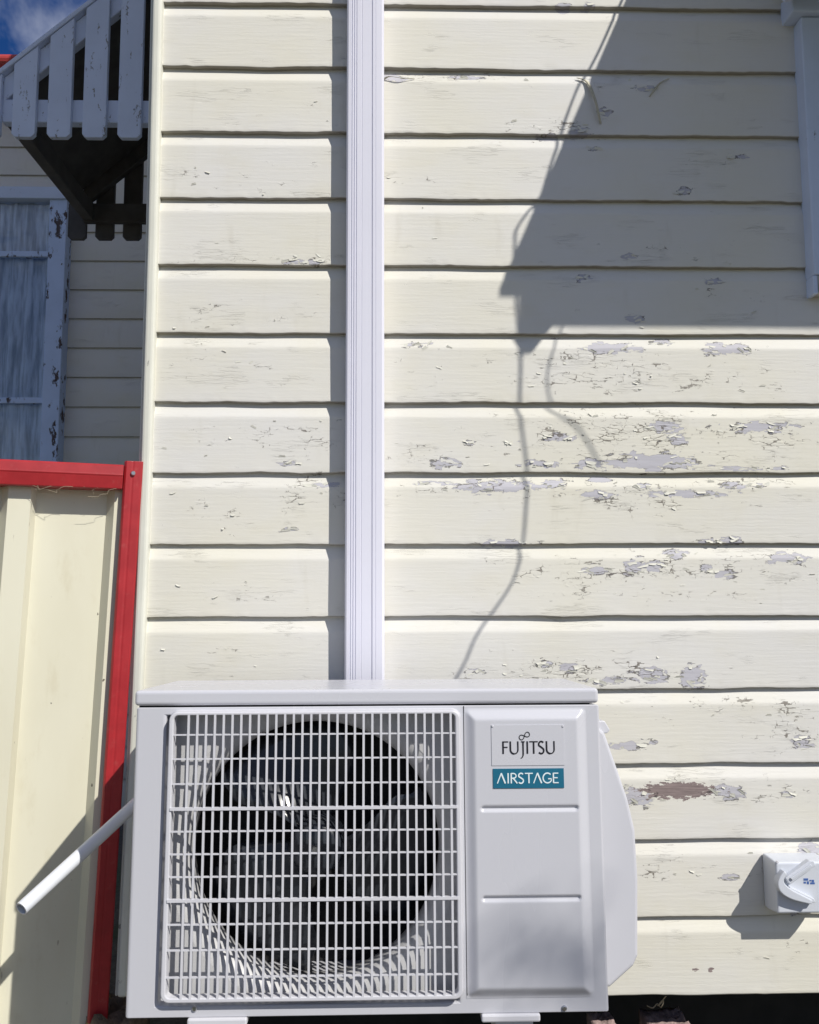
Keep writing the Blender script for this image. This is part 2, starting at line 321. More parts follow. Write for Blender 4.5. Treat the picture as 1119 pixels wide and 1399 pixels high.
for i in range(19):
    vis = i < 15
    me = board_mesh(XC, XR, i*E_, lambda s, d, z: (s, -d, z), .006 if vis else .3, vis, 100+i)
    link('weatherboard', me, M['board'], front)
# corner stop: two battens, slightly bowed like the old frame
cz = [(2.9, 0), (2.312, .0), (1.704, .004), (1.13, .003), (.573, -.004), (.016, -.016)]
def batten(x0, x1, y0, y1):
    m = MB(); n = len(cz); v = []
    for z, dx in cz: v += [(x0+dx, y0, z), (x1+dx, y0, z), (x1+dx, y1, z), (x0+dx, y1, z)]
    f = [(4*i+k, 4*i+(k+1) % 4, 4*i+4+(k+1) % 4, 4*i+4+k) for i in range(n-1) for k in range(4)]+[(0, 1, 2, 3), (4*n-4, 4*n-3, 4*n-2, 4*n-1)]
    return m.add(v, f)
cp = hp(batten(-.572, -.548, -.036, .02).build('corner_post', M['corner'], house, bevel=.008, seg=3))
batten(-.578, -.5725, -.026, .03).build('corner_batten', M['corner'], cp, bevel=.003)
# gap filler strips hanging off the boards under the window hood
def strip(pts, wid, name='filler_strip'):
    m = MB(); P = smooth_pts(pts, 5); v = []
    for i, p in enumerate(P):
        wd = wid*(1-.5*i/len(P)); v += [p+Vector((-wd/2, 0, 0)), p+Vector((wd/2, .001, 0)), p+Vector((wd/2, .003, 0)), p+Vector((-wd/2, .002, 0))]
    f = [(4*i+k, 4*i+(k+1) % 4, 4*i+4+(k+1) % 4, 4*i+4+k) for i in range(len(P)-1) for k in range(4)]+[(0, 1, 2, 3), tuple(range(len(v)-4, len(v)))]
    return m.add(v, f).build(name, M['filler'], front, smooth=True)
strip([at(790, 106, -.021), at(803, 112, -.026), at(813, 135, -.034), at(818, 155, -.031), at(821, 168, -.025)], .008)
strip([at(914, 107, -.021), at(902, 113, -.026), at(893, 124, -.027), at(888, 131, -.024)], .006)
strip([at(524, 108, -.021), at(532, 104, -.027), at(548, 106, -.028), at(566, 107, -.021)], .006)
# loose flakes of paint curling off round the peeled patches (too many and too small to tell apart)
fm = MB(); fr_ = np.random.default_rng(21)
def flake(x, z, ang, wd, ht, lift):
    dx, dz = math.cos(ang), math.sin(ang); tx_, tz_ = -dz, dx; j = lambda: fr_.uniform(.75, 1.25); b = len(fm.v); zl = z % E_
    y0 = -.0203 if zl < .130 else -(.0203-(zl-.131)*.37)
    for k in range(3):
        t = k/2; up = lift*t*t
        for q in (-.5, 0, .5):
            a = q*wd*(1-.35*t)*j(); d = ht*t*j(); fm.v.append((x+tx_*a+dx*d, y0-.0004-up, z+tz_*a+dz*d))
    for k in range(2):
        for q in range(2): i = b+3*k+q; fm.f.append((i, i+1, i+4, i+3))
for x, z, hw, hh, st in PEEL:
    for _ in range(int(2+hw*hh*5000)+1):
        t = fr_.uniform(0, 2*math.pi); px_, pz_ = x+hw*math.cos(t)*fr_.uniform(.7, 1.15), z+hh*math.sin(t)*fr_.uniform(.7, 1.2)
        if not .004 < pz_ % E_ < .150: continue
        flake(px_, pz_, (math.pi/2 if pz_ < z else -math.pi/2)+fr_.normal(0, .35), fr_.uniform(.008, .028), fr_.uniform(.003, .007), fr_.uniform(.0005, .0020))
for x, z, hw, hh, st in CRACK:
    for _ in range(int(hw*hh*st*900)+1):
        px_, pz_ = x+hw*fr_.uniform(-1, 1), z+hh*fr_.uniform(-1, 1)
        if not .004 < pz_ % E_ < .150 or px_ < XC+.02: continue
        flake(px_, pz_, fr_.choice([-1, 1])*math.pi/2+fr_.normal(0, .3), fr_.uniform(.005, .018), fr_.uniform(.002, .004), fr_.uniform(.0005, .0018))
tag(fm.build('paint_flakes', simple('loose_paint', (.69, .68, .60), .6, .05, 20, .2), front, fix=False), kind='stuff')
# side wall and back wall
side = hp(MB().box(XC+.002, XC+.10, .104, 2.62, .01, 3.14).build('side_wall', M['under'], house))
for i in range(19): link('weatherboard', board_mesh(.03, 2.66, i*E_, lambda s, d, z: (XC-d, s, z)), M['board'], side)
YB = 2.68; zoff = at(140, 358, YB).z % E_
back = hp(MB().box(-5, XC+.10, YB, YB+.1, -.3, 3.75).build('back_wall', M['under'], house))
for i in range(-2, 23):
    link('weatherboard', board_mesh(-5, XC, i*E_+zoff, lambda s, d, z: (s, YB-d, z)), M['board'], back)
hp(MB().box(-5.2, -.4, YB-.25, YB-.12, at(12, 84, YB-.25).z, at(12, 72, YB-.25).z).build('roof_gutter', M['tin'], house, bevel=.02))
rf = hp(MB().add([(-5.2, YB-.13, 3.66), (-.4, YB-.13, 3.66), (-.4, YB+3, 4.6), (-5.2, YB+3, 4.6), (-5.2, YB-.13, 3.70), (-.4, YB-.13, 3.70), (-.4, YB+3, 4.64), (-5.2, YB+3, 4.64)],
     [(0, 1, 2, 3), (4, 5, 6, 7), (0, 1, 5, 4), (1, 2, 6, 5), (2, 3, 7, 6), (3, 0, 4, 7)]).build('roof', M['tin'], house))
# added dark backing that stands in for the deep shade under the house
base = hp(MB().box(XC+.06, XR, .42, .46, GZ, .0).build('shade_backing', M['under'], house))
hp(MB().box(XC+.02, XR, .104, 2.6, .012, .05).build('floor', M['under'], house))

# unseen gable roof added over the front block, shaped tall to shade the side yard
hp(MB().add([(x, y, z) for x in (XC+.004, XC+.06) for y, z in ((.0, 3.13), (2.62, 3.13), (2.62, 6.20), (0, 3.97))], [(0, 1, 2, 3), (7, 6, 5, 4), (0, 4, 5, 1), (1, 5, 6, 2), (2, 6, 7, 3), (3, 7, 4, 0)]).build('shade_gable_wall', M['board'], house))
hp(MB().box(XC+.08, XR, .004, .08, 3.135, 3.75).build('wall_head', M['board'], house))
for k, (y0, z0, y1, z1) in enumerate(((-.40, 3.66, 2.64, 6.24), (2.64, 6.24, 5.6, 3.70))):
    hp(MB().add([(x, y, z+dz) for dz in (0, .05) for y, z in ((y0, z0), (y1, z1)) for x in (XC-.46, XR+2)], [(0, 2, 3, 1), (4, 5, 7, 6), (0, 1, 5, 4), (2, 6, 7, 3), (0, 4, 6, 2), (1, 3, 7, 5)]).build('roof', M['tin'], house))  # slopes and side overhang set to block the sun from the back wall

# back window
win = empty('window', (0, 0, -GZ), house)
fx0, fx1 = at(66, 450, YB-.05).x, at(90, 450, YB-.05).x
zt, zb_ = at(30, 262, YB-.05).z, at(30, 700, YB-.05).z
MB().box(fx0, fx1, YB-.10, YB-.01, zb_, zt).build('casing', M['flakyframe'], win, bevel=.004)
MB().box(-3.6, -3.5, YB-.10, YB-.01, zb_, zt).build('casing', M['flakyframe'], win, bevel=.004)
MB().box(-3.6, fx1+.02, YB-.115, YB-.01, at(30, 278, YB-.05).z, zt).build('head', M['casing'], win, bevel=.004)
MB().box(-3.62, fx1+.03, YB-.15, YB-.01, zb_-.05, zb_).build('sill', M['casing'], win, bevel=.004)
for py in (352, 550): z = at(30, py, YB-.03).z; MB().box(-3.5, fx0, YB-.085, YB-.055, z-.016, z+.016).build('glazing_bar', M['flakyframe'], win, bevel=.003)
zz = [zb_, at(30, 550, YB-.03).z, at(30, 352, YB-.03).z, at(30, 278, YB-.05).z]
for a, b in zip(zz[:-1], zz[1:]): MB().box(-3.5, fx0, YB-.072, YB-.068, a, b).build('pane', M['glass'], win)
cv = []; n = 160
for z in (zb_, zt):
    for i in range(n): s = -3.5+(fx0+3.5)*i/(n-1); cv.append((s, YB-.042+.009*math.sin(s*62+2*math.sin(s*9))+.005*math.sin(s*23+1), z))
link('curtain', mesh(cv, [(i, i+1, n+i+1, n+i) for i in range(n-1)]), M['curtain'], win, smooth=True)
# right window: only its lower left casing shows
winr = empty('window', (0, 0, -GZ), house)
tx = .9925; tz = at(1097, 402, -.05).z; zs_ = at(1080, 17, -.07).z
MB().box(tx, tx+.125, -.058, -.012, tz+.045, zs_-.002).build('casing', M['casing'], winr, bevel=.003)
MB().box(tx+.010, tx+.125, -.056, -.012, tz+.004, tz+.044).build('casing_foot', M['sill'], winr, bevel=.003)
MB().box(tx-.0015, tx+.009, -.055, -.012, tz, tz+.0445).build('casing_edge', M['casing'], winr, bevel=.002)
MB().add(*(lambda v: (v, [(0, 2, 3, 1), (4, 5, 7, 6), (0, 1, 5, 4), (2, 6, 7, 3), (0, 4, 6, 2), (1, 3, 7, 5)]))([(tx-.028, -.075, zs_), (2.35, -.075, zs_), (tx-.028, -.012, zs_), (2.35, -.012, zs_), (tx-.028, -.07, zs_+.045), (2.35, -.07, zs_+.045), (tx-.028, -.012, zs_+.065), (2.35, -.012, zs_+.065)])).build('sill', M['casing'], winr, bevel=.004)
MB().box(tx+.01, tx+.10, -.05, -.012, zs_+.066, 3.0).build('jamb', M['casing'], winr)
MB().box(tx+.10, 1.95, -.03, -.024, zs_+.066, 3.0).build('pane', M['glass'], winr)

# window hoods: sloping tin roof on two picket gables
def hood(name, o, along, out, L, D, zr, t=.87, off=0.0, hang=.062, pw=.075, gap=.113, first=.028):
    """o: wall point below the hood, along: unit vector along the wall, out: unit vector away from it, zr: top of bottom rail"""
    h = empty(name, (0, 0, -GZ), house); along, out = Vector(along), Vector(out); up = Vector((0, 0, 1))
    P = lambda a, v, z: Vector((o[0], o[1], 0))+along*a+out*v+up*z
    def bx(a0, a1, v0, v1, z0, z1): return MB().add([P(a, v, z) for z in (z0, z1) for v in (v0, v1) for a in (a0, a1)], [(0, 2, 3, 1), (4, 5, 7, 6), (0, 1, 5, 4), (2, 6, 7, 3), (0, 4, 6, 2), (1, 3, 7, 5)])
    rh = .078
    zroof = lambda v: zr+.075+(D-v)*t
    def slab(a0, a1, v0, v1, zo0, zo1): return MB().add([P(a, v, zroof(v)+z) for z in (zo0, zo1) for v in (v0, v1) for a in (a0, a1)], [(0, 2, 3, 1), (4, 5, 7, 6), (0, 1, 5, 4), (2, 6, 7, 3), (0, 4, 6, 2), (1, 3, 7, 5)])
    slab(-.040, L+.040, -.0, D+.035, .0, .020).build('roof_sheet', M['hood'], h, bevel=.003)
    for a0, sgn in ((0, -1), (L, 1)):
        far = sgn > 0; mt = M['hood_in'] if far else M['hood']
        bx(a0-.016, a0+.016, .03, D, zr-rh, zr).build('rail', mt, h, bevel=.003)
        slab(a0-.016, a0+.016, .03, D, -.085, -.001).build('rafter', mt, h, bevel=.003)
        v = D-first-pw
        while v > .02:
            z0, z1 = zr-rh-hang, zroof(v)-.002; z1b = zroof(v+pw)-.002; a1 = a0+sgn*.017; a2 = a0+sgn*.036
            c = .012
            prof = [(v+c, z0), (v+pw-c, z0), (v+pw, z0+c), (v+pw, z1b), (v, z1), (v, z0+c)]
            m = MB(); n = len(prof); m.add([P(a, q, z) for a in (a1, a2) for q, z in prof], [tuple(range(n)), tuple(range(2*n-1, n-1, -1))]+[(i, i+n, (i+1) % n+n, (i+1) % n) for i in range(n)])
            m.build('picket', mt, h, bevel=.002); v -= gap
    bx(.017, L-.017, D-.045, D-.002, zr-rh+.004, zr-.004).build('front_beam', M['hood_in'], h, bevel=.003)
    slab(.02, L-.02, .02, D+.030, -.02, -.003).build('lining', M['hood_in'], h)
    return h
NG_Y = .68
zr = at(60, 131, NG_Y).z
yfar = NG_Y+.74
x_out = at(6, 150, NG_Y).x
hood('window_hood', (XC-.02, NG_Y+.036), (0, 1, 0), (-1, 0, 0), .74, (XC-.02)-at(-1, 150, NG_Y).x, zr, first=-.072)
HD = .70
tip = at(690, 415, -.02); lip = at(900, 445, -.02)
hx = tip.x+.93*(HD+.02)+.038
hood('window_hood', (hx, -.02), (1, 0, 0), (0, -1, 0), 1.35, HD, lip.z+.012+1.25*(HD-.02)+.078, hang=.085, first=.012)

# ------------------------------------------------------------------ fence
FO = at(181, 640, -.02); fa = math.radians(19); lean = .036
fence = empty('fence_panel', (FO.x, FO.y, GZ), label='cream steel sheet fence panel with red top rail and post', cat='fence')
FM = Matrix(((-math.cos(fa), math.sin(fa), math.sin(lean)), (-math.sin(fa), -math.cos(fa), 0), (0, 0, math.cos(lean)))).to_4x4()
# local: u left along fence, v towards the camera, z up along the leaning post; origin under the post
Hf = FO.z-GZ
fence.location = (FO.x-math.tan(lean)*Hf, FO.y, GZ)
def FB(m): m.v = [tuple(FM @ Vector(p)) for p in m.v]; return m
top = Hf+.008
# post: channel with a rolled lip
def channel(pts, z0, z1): # pts (u,v) outline
    n = len(pts); m = MB(); return m.add([(u, v, z) for z in (z0, z1) for u, v in pts], [tuple(range(n-1, -1, -1)), tuple(range(n, 2*n))]+[(i, (i+1) % n, n+(i+1) % n, n+i) for i in range(n)])
post = FB(channel([(-.022, -.03), (-.022, .024), (-.019, .027), (-.004, .027), (.0, .0262), (.004, .027), (.014, .027), (.0185, .022), (.019, .006), (.016, .006), (.016, -.03)], 0, top+.006)).build('post', M['red'], fence, bevel=.001)
FB(MB().lathe([(.0001, .0325), (.004, .0325), (.0055, .0305), (.0055, .0272)], 10, (-.001, top-.022))).build('screw', M['steel'], fence)
prof = [(-.03, -.004), (.030, -.004), (.033, -.008), (.0345, -.026), (.0350, -.0285), (.0335, -.031), (.029, -.058), (.024, -.060), (.022, -.058), (-.03, -.058)]
m = MB(); n = len(prof); m.add([(u, v, top+z) for u in (.020, 1.9) for v, z in prof], [tuple(range(n)), tuple(range(2*n-1, n-1, -1))]+[(i, i+n, (i+1) % n+n, (i+1) % n) for i in range(n)])
FB(m).build('top_rail', M['red'], fence, bevel=.0015)
FB(MB().box(.020, 1.9, -.03, .028, .02, .075)).build('bottom_rail', M['red'], fence, bevel=.003)
sh = []; u = .012; crest = .001; pan = -.027
seq = [(0, crest), (.022, crest), (.016, pan), (.034, pan), (.003, pan+.0015), (.075, pan), (.003, pan+.0015), (.032, pan), (.008, crest), (.040, crest)]
pts = []; u = .008
pts.append((u, crest))
for k in range(9):
    for du, v in ((.026, crest), (.016, pan), (.148, pan), (.010, crest), (.020, crest)):
        u += du; pts.append((u, v))
m = MB(); n = len(pts)
for z in (.03, top-.012):
    m.v += [(a, b+.0, z) for a, b in pts]+[(a, b-.0012, z) for a, b in pts]
for i in range(n-1): m.f += [(i, i+1, 2*n+i+1, 2*n+i), (n+i, 3*n+i, 3*n+i+1, n+i+1)]
FB(m).build('steel_sheet', M['cream_tin'], fence)
# cobweb fibres under the rail
for k in range(6):
    a = .03+k*.032+rng.uniform(-.01, .01); p = Vector((a, .030, top-.058)); pts = [p]
    for j in range(6): p = p+Vector((rng.uniform(-.004, .018), rng.uniform(-.004, .002), rng.uniform(-.008, .005))); pts.append(p)
    FB(MB().tube(smooth_pts(pts, 3), .0004, 4)).build('cobweb_strand', M['web'], fence)

# ------------------------------------------------------------------ pipe duct on the wall
DX0, DX1 = -.1015, -.0138
duct = empty('pipe_duct', (-.06, -.02, .45), label='tall white vinyl pipe duct running up the weatherboards', cat='duct')
c0 = (DX0+DX1)/2
def prof_ext(name, pr, z0, z1, mat, bev=.001):
    n = len(pr); m = MB().add([(x+.06, y+.02, z-.45) for z in (z0, z1) for x, y in pr], [tuple(range(n-1, -1, -1)), tuple(range(n, 2*n))]+[(i, (i+1) % n, n+(i+1) % n, n+i) for i in range(n)])
    return m.build(name, mat, duct, bevel=bev)
prof_ext('backing', [(DX0+.003, -.0215), (DX0+.003, -.055), (DX1-.003, -.055), (DX1-.003, -.0215)], .45, 3.05, M['duct'])
pr = [(DX0, -.030), (DX0, -.062), (DX0+.004, -.0655)]
def groove(x, w_=.0016, d=.0022): return [(x-w_, -.066), (x-w_*.4, -.066+d), (x+w_*.4, -.066+d), (x+w_, -.066)]
for x in (DX0+.012, DX0+.0175, DX0+.023): pr += groove(x)
pr += groove(DX0+.036, .001, .001) + groove(DX0+.060, .0015, .003) + groove(DX0+.068, .001, .001)
pr += [(DX1-.005, -.0655), (DX1, -.061), (DX1, -.030), (DX1-.0025, -.030), (DX1-.0025, -.058), (DX0+.0025, -.058), (DX0+.0025, -.030)]
prof_ext('cover', pr, .45, 3.05, M['duct'], 0)

# ------------------------------------------------------------------ outdoor unit
AL, AW, AZ, AY, AT, AH, AD = -.44733, .8182, .16254, -.45, .03218, .542, .29
ac = empty('air_conditioner', (AL, AY, AZ), label='pale grey split system outdoor unit with front fan grille', cat='air conditioner')
ac.rotation_euler = (-AT, 0, 0)
AM = Matrix.Translation((AL, AY, AZ)) @ Matrix.Rotation(-AT, 4, 'X'); AI = AM.inverted()
def al(px, py, yl=0):
    o = AI @ CAM; d = AI.to_3x3() @ ray(px, py); p = o+d*((yl-o.y)/d.y); return p
# lid
lz = AH-.0265
MB().box(-.003, AW-.001, -.004, AD+.003, lz, AH).build('lid', M['ac'], ac, bevel=.0065, seg=4)
MB().box(.004, AW-.016, .004, AD-.004, lz-.006, lz+.004).build('lid_gap', M['dark'], ac)
# grille rectangle in local coordinates
gx0, gx1 = .058, .5725; gz0, gz1 = .026, .509
PR = -.016
# front sheet: a frame round the opening, folded back at its outer edges
o_ = [(0, 0), (AW, 0), (AW, lz-.003), (0, lz-.003)]; h_ = [(gx0-.005, gz0-.007), (gx1-.010, gz0-.007), (gx1-.010, gz1-.010), (gx0-.005, gz1-.010)]
v = [(x, 0, z) for x, z in o_]+[(x, 0, z) for x, z in h_]+[(x, .05, z) for x, z in o_]+[(x, .03, z) for x, z in h_]
f = [(i, (i+1) % 4, (i+1) % 4+4, i+4) for i in range(4)]+[(i, i+8, (i+1) % 4+8, (i+1) % 4) for i in range(4)]+[(i+4, (i+1) % 4+4, (i+1) % 4+12, i+12) for i in range(4)]
MB().add(v, f).build('front_panel', M['ac'], ac, bevel=.004, seg=3, angle=60)
MB().box(.003, .006, .0505, AD, .004, lz-.004).build('side_panel', M['ac'], ac)
MB().box(AW-.006, AW-.003, .0505, AD, .004, lz-.004).build('side_panel', M['ac'], ac)
MB().box(.006, AW-.006, .01, AD, .001, .004).build('base_pan', M['ac'], ac)
MB().box(gx1+.02, gx1+.023, .0405, AD-.01, .006, lz-.008).build('partition', M['coil'], ac)
MB().box(.0065, gx1+.019, .232, .262, .006, lz-.008).build('coil', M['coil'], ac)
# bell mouth plate with a round opening
fc = al(430, 1163, .040); FC = (fc.x, fc.z); FR = .236
N = 96; plate = []; pf = []
for k in range(N):
    a = 2*math.pi*k/N; ca, sa = math.cos(a), math.sin(a)
    tx_ = ((gx1+.018-FC[0]) if ca > 0 else (FC[0]-.008))/max(abs(ca), 1e-6); tz_ = ((lz-.010-FC[1]) if sa > 0 else (FC[1]-.006))/max(abs(sa), 1e-6)
    R_ = min(tx_, tz_); plate += [(FC[0]+min(FR+.02, R_-.001)*ca, .034, FC[1]+min(FR+.02, R_-.001)*sa), (FC[0]+R_*ca, .034, FC[1]+R_*sa)]
for k in range(N): a, b = 2*k, 2*((k+1) % N); pf.append((a, a+1, b+1, b))
link('fan_plate', mesh(plate, pf), M['inner'], ac)
MB().lathe([(FR+.022, .0345), (FR+.012, .036), (FR+.003, .040), (FR-.006, .048), (FR-.012, .060), (FR-.013, .075), (FR-.013, .10), (FR-.009, .102)], 96, FC).build('bell_mouth', M['inner'], ac, smooth=True, fix=False)
# fan
fan = empty('fan', (FC[0], .085, FC[1]), ac)
MB().lathe([(.0001, -.028), (.035, -.027), (.047, -.020), (.050, -.006), (.050, .05)], 40).build('hub', M['fan'], fan, smooth=True)
MB().lathe([(.0001, -.040), (.006, -.040), (.009, -.036), (.009, -.028)], 6).build('nut', M['steel'], fan)
for b in range(3):
    m = MB(); nr, na = 9, 14; a0 = math.radians(98+120*b)
    for i in range(nr):
        r = .046+(FR-.022-.046)*i/(nr-1); sp = math.radians(88-12*abs(i-5)/5)*(1 if i < 7 else .9)
        for j in range(na):
            t = j/(na-1)-.5; a = a0+sp*t+.25*(i/(nr-1))
            m.v.append((r*math.cos(a), .012-.062*t+.01*math.cos(3*t)+.012*(i/nr), r*math.sin(a)))
    for i in range(nr-1):
        for j in range(na-1): q = i*na+j; m.f.append((q, q+1, q+na+1, q+na))
    o = m.build('blade', M['fan'], fan, smooth=True); s_ = o.modifiers.new('s', 'SOLIDIFY'); s_.thickness = .003
# guard grille, standing proud of the panel
gr = empty('grille', (gx0, 0, gz0), ac)
def G(m): m.v = [(x-gx0, y, z-gz0) for x, y, z in m.v]; return m
def ring(outer, inner, y0, y1, outer2=None):
    n = len(outer); O2 = outer2 or outer; v = [(x, y0, z) for x, z in outer]+[(x, y0, z) for x, z in inner]+[(x, y1, z) for x, z in O2]+[(x, y1, z) for x, z in inner]
    f = []
    for i in range(n):
        j = (i+1) % n; f += [(i, j, n+j, n+i), (i, 2*n+i, 2*n+j, j), (n+i, n+j, 3*n+j, 3*n+i)]
    return MB().add(v, f)
G(ring(rrect(gx0+.004, gx1-.004, gz0+.004, gz1-.004, .014), rrect(gx0+.012, gx1-.012, gz0+.011, gz1-.009, .008), PR, .004, rrect(gx0, gx1, gz0, gz1, .018))).build('grille_frame', M['ac2'], gr, bevel=.0018, seg=2)
bars_px = [1003, 1036, 1070, 1104, 1135, 1166, 1197, 1229, 1262, 1297, 1334]
xl, xr = gx0+.010, gx1-.010
for py in bars_px:
    z = al(430, py, PR).z; mj = py in (1104, 1229); t_ = .0023 if mj else .0012; y0 = PR-.0015 if mj else PR+.001
    G(MB().box(xl, xr, y0, PR+.006 if mj else PR+.0045, z-t_, z+t_)).build('grille_bar', M['ac2'], gr)
x_first, x_last = al(257, 1010, PR).x, al(616, 1010, PR).x
NF = 31
zc = [gz0+.010]+[al(430, p, PR).z for p in (1229, 1104)]+[gz1-.008]
m = G(MB().add(*(lambda t: ([(-t, PR, zc[0]), (t, PR, zc[0]), (t, PR, zc[3]), (-t, PR, zc[3]), (-t*.7, PR+.0060, zc[0]), (t*.7, PR+.0060, zc[0]), (t*.7, PR+.0060, zc[3]), (-t*.7, PR+.0060, zc[3])],
     [(0, 1, 2, 3), (4, 7, 6, 5), (0, 4, 5, 1), (1, 5, 6, 2), (2, 6, 7, 3), (3, 7, 4, 0)]))(.0019)))
finm = mesh([(x+gx0, y, z) for x, y, z in m.v], m.f)
for k in range(NF):
    x = x_first+(x_last-x_first)*k/(NF-1); o = link('grille_fin', finm, M['ac2'], gr); o.location = (x-gx0, 0, 0)
# service panel pressed into the sheet, with two ribs
sx0, sx1 = al(635, 1150).x, al(806, 1150).x; sz0, sz1 = al(715, 1363).z, al(715, 967).z
gy = [al(720, p, -.008).z for p in (1104, 1227)]; ga, gb = al(657, 1104, -.008).x, al(790, 1104, -.008).x
nx, nz = 100, 210; X, Z = np.meshgrid(np.linspace(sx0, sx1, nx), np.linspace(sz0, sz1, nz))
cxm, czm = (sx0+sx1)/2, (sz0+sz1)/2; rr_ = .010
qx = np.maximum(np.abs(X-cxm)-(sx1-sx0)/2+rr_, 0); qz = np.maximum(np.abs(Z-czm)-(sz1-sz0)/2+rr_, 0)
inn = np.minimum(np.maximum(np.abs(X-cxm)-(sx1-sx0)/2, np.abs(Z-czm)-(sz1-sz0)/2), 0)
sd = -(np.where((qx > 0) & (qz > 0), np.sqrt(qx**2+qz**2)-rr_, inn))
ss = lambda t: np.clip(t, 0, 1)**2*(3-2*np.clip(t, 0, 1))
HH = .0105*np.clip(ss((sd-.001)/.019)*.55+np.clip((sd-.001)/.019, 0, 1)*.45, 0, 1)
for gz in gy:
    d = np.sqrt(np.maximum(np.maximum(ga+.004-X, X-gb+.004), 0)**2+(Z-gz)**2); HH -= .0042*(1-ss((d-.0018)/.0030))
vs = np.stack([X, -.0006-HH, Z], -1).reshape(-1, 3); I = np.arange(nx*nz).reshape(nz, nx)
fs = np.stack([I[:-1, :-1], I[:-1, 1:], I[1:, 1:], I[1:, :-1]], -1).reshape(-1, 4)
link('service_panel', mesh(vs.tolist(), fs.tolist()), M['ac'], ac, smooth=True)
# seam between grille half and service half
MB().box(gx1+.0035, gx1+.0048, -.0008, .002, .03, lz-.004).build('panel_seam', M['dark'], ac)
for px, py in ((771, 1377), (266, 1378)):
    p = al(px, py); MB().lathe([(.0001, -.0035), (.003, -.0035), (.0045, -.002), (.0045, .001)], 10, (p.x, p.z)).build('screw', M['steel'], ac)
# valve cover on the right side
vc = [al(px, py, .07) for px, py in ((818, 985), (826, 1000), (858, 1092), (868, 1135), (872, 1200), (872, 1306), (866, 1320), (834, 1349), (818, 1352))]
MB().prism([(AW-.002, vc[0].z)]+[(p.x, p.z) for p in vc[1:-1]]+[(AW-.002, vc[-1].z)], .07, .25).build('valve_cover', M['ac'], ac, bevel=.006, seg=3)
a = al(818, 985, .09); b = al(834, 1002, .09)
MB().add([(AW-.003, .09, b.z), (b.x-.006, .09, b.z), (b.x, .09, b.z+.006), (b.x-.010, .09, a.z), (AW-.003, .09, a.z), (AW-.003, .13, b.z), (b.x-.006, .13, b.z), (b.x, .13, b.z+.006), (b.x-.010, .13, a.z), (AW-.003, .13, a.z)],
    [(0, 1, 2, 3, 4), (9, 8, 7, 6, 5)]+[(i, i+5, (i+1) % 5+5, (i+1) % 5) for i in range(5)]).build('handle', M['ac'], ac, bevel=.002)
for x in (.105, .60): MB().box(x, x+.10, -.006, AD+.02, -.012, .0005).build('foot', M['ac2'], ac, bevel=.003)
# badge and lettering: strokes drawn as flat ribbons
BY = -.0115
def ribbon(m, pts, w0, w1=None, y=0, cl=False):
    pts = [Vector((p[0], p[1])) for p in pts]; w1 = w1 or w0; n = len(pts); b = len(m.v)
    for i, p in enumerate(pts):
        d = (pts[(i+1) % n]-pts[i-1]) if cl else (pts[min(i+1, n-1)]-pts[max(i-1, 0)]); d.normalize(); q = Vector((-d.y, d.x)); wd = (w0+(w1-w0)*i/max(1, n-1))/2
        for s, yy in ((1, y), (-1, y), (-1, y+.0008), (1, y+.0008)): r = p+q*wd*s; m.v.append((r.x, yy, r.y))
    for i in range(n if cl else n-1):
        j = (i+1) % n
        for k in range(4): m.f.append((b+4*i+k, b+4*j+k, b+4*j+(k+1) % 4, b+4*i+(k+1) % 4))
    if not cl: m.f += [(b, b+1, b+2, b+3), tuple(b+4*n-4+k for k in (3, 2, 1, 0))]
def arc(cx, cy, rx, ry, a0, a1, n=12): return [(cx+rx*math.cos(math.radians(a0+(a1-a0)*k/n)), cy+ry*math.sin(math.radians(a0+(a1-a0)*k/n))) for k in range(n+1)]
# each glyph: (advance, strokes[(pts, w0, w1)]) in cap-height units; t stem, h hairline
def glyphs(t, h):
    S = [([*arc(.27, .745, .215, .235, 35, 200, 9), (.10, .63), (.30, .50), (.46, .36), *arc(.25, .255, .225, .255, 25, -145, 9)], t, t)]
    return {'F': (.62, [([(.10, 0), (.10, 1)], t, t), ([(.05, .965), (.55, .965)], h, h), ([(.10, .53), (.48, .53)], h, h)]),
     'U': (.92, [([(.10, 1), (.10, .33), *arc(.42, .33, .32, .33, 180, 270, 8)], t, t), ([*arc(.42, .33, .32, .33, 270, 360, 8), (.74, 1)], h*.95, t*.85)]),
     'J': (.44, [([(.26, 1), (.26, .0), (.24, -.16), (.17, -.29), (.05, -.38)], t, h*.8), ([(.10, .965), (.40, .965)], h, h)]),
     'I': (.36, [([(.18, 0), (.18, 1)], t, t)]),
     'T': (.74, [([(.36, 0), (.36, .96)], t, t), ([(0, .965), (.72, .965)], h, h)]),
     'S': (.62, S),
     'A': (.84, [([(.04, 0), (.40, 1)], h, h), ([(.40, 1), (.76, 0)], t*1.15, t*1.15)]),
     'R': (.72, [([(.10, 0), (.10, 1)], t, t), ([(.10, .965), *arc(.30, .735, .24, .23, 90, -90, 10), (.14, .505)], h*1.1, h*1.1), ([(.28, .50), (.64, 0)], t, t)]),
     'G': (.90, [([*arc(.46, .5, .40, .48, 45, 330, 20), (.80, .42), (.52, .42)], t, h*1.1)]),
     'E': (.62, [([(.10, 0), (.10, 1)], t, t), ([(.10, .965), (.55, .965)], h, h), ([(.10, .52), (.48, .52)], h, h), ([(.10, .035), (.56, .035)], h, h)])}
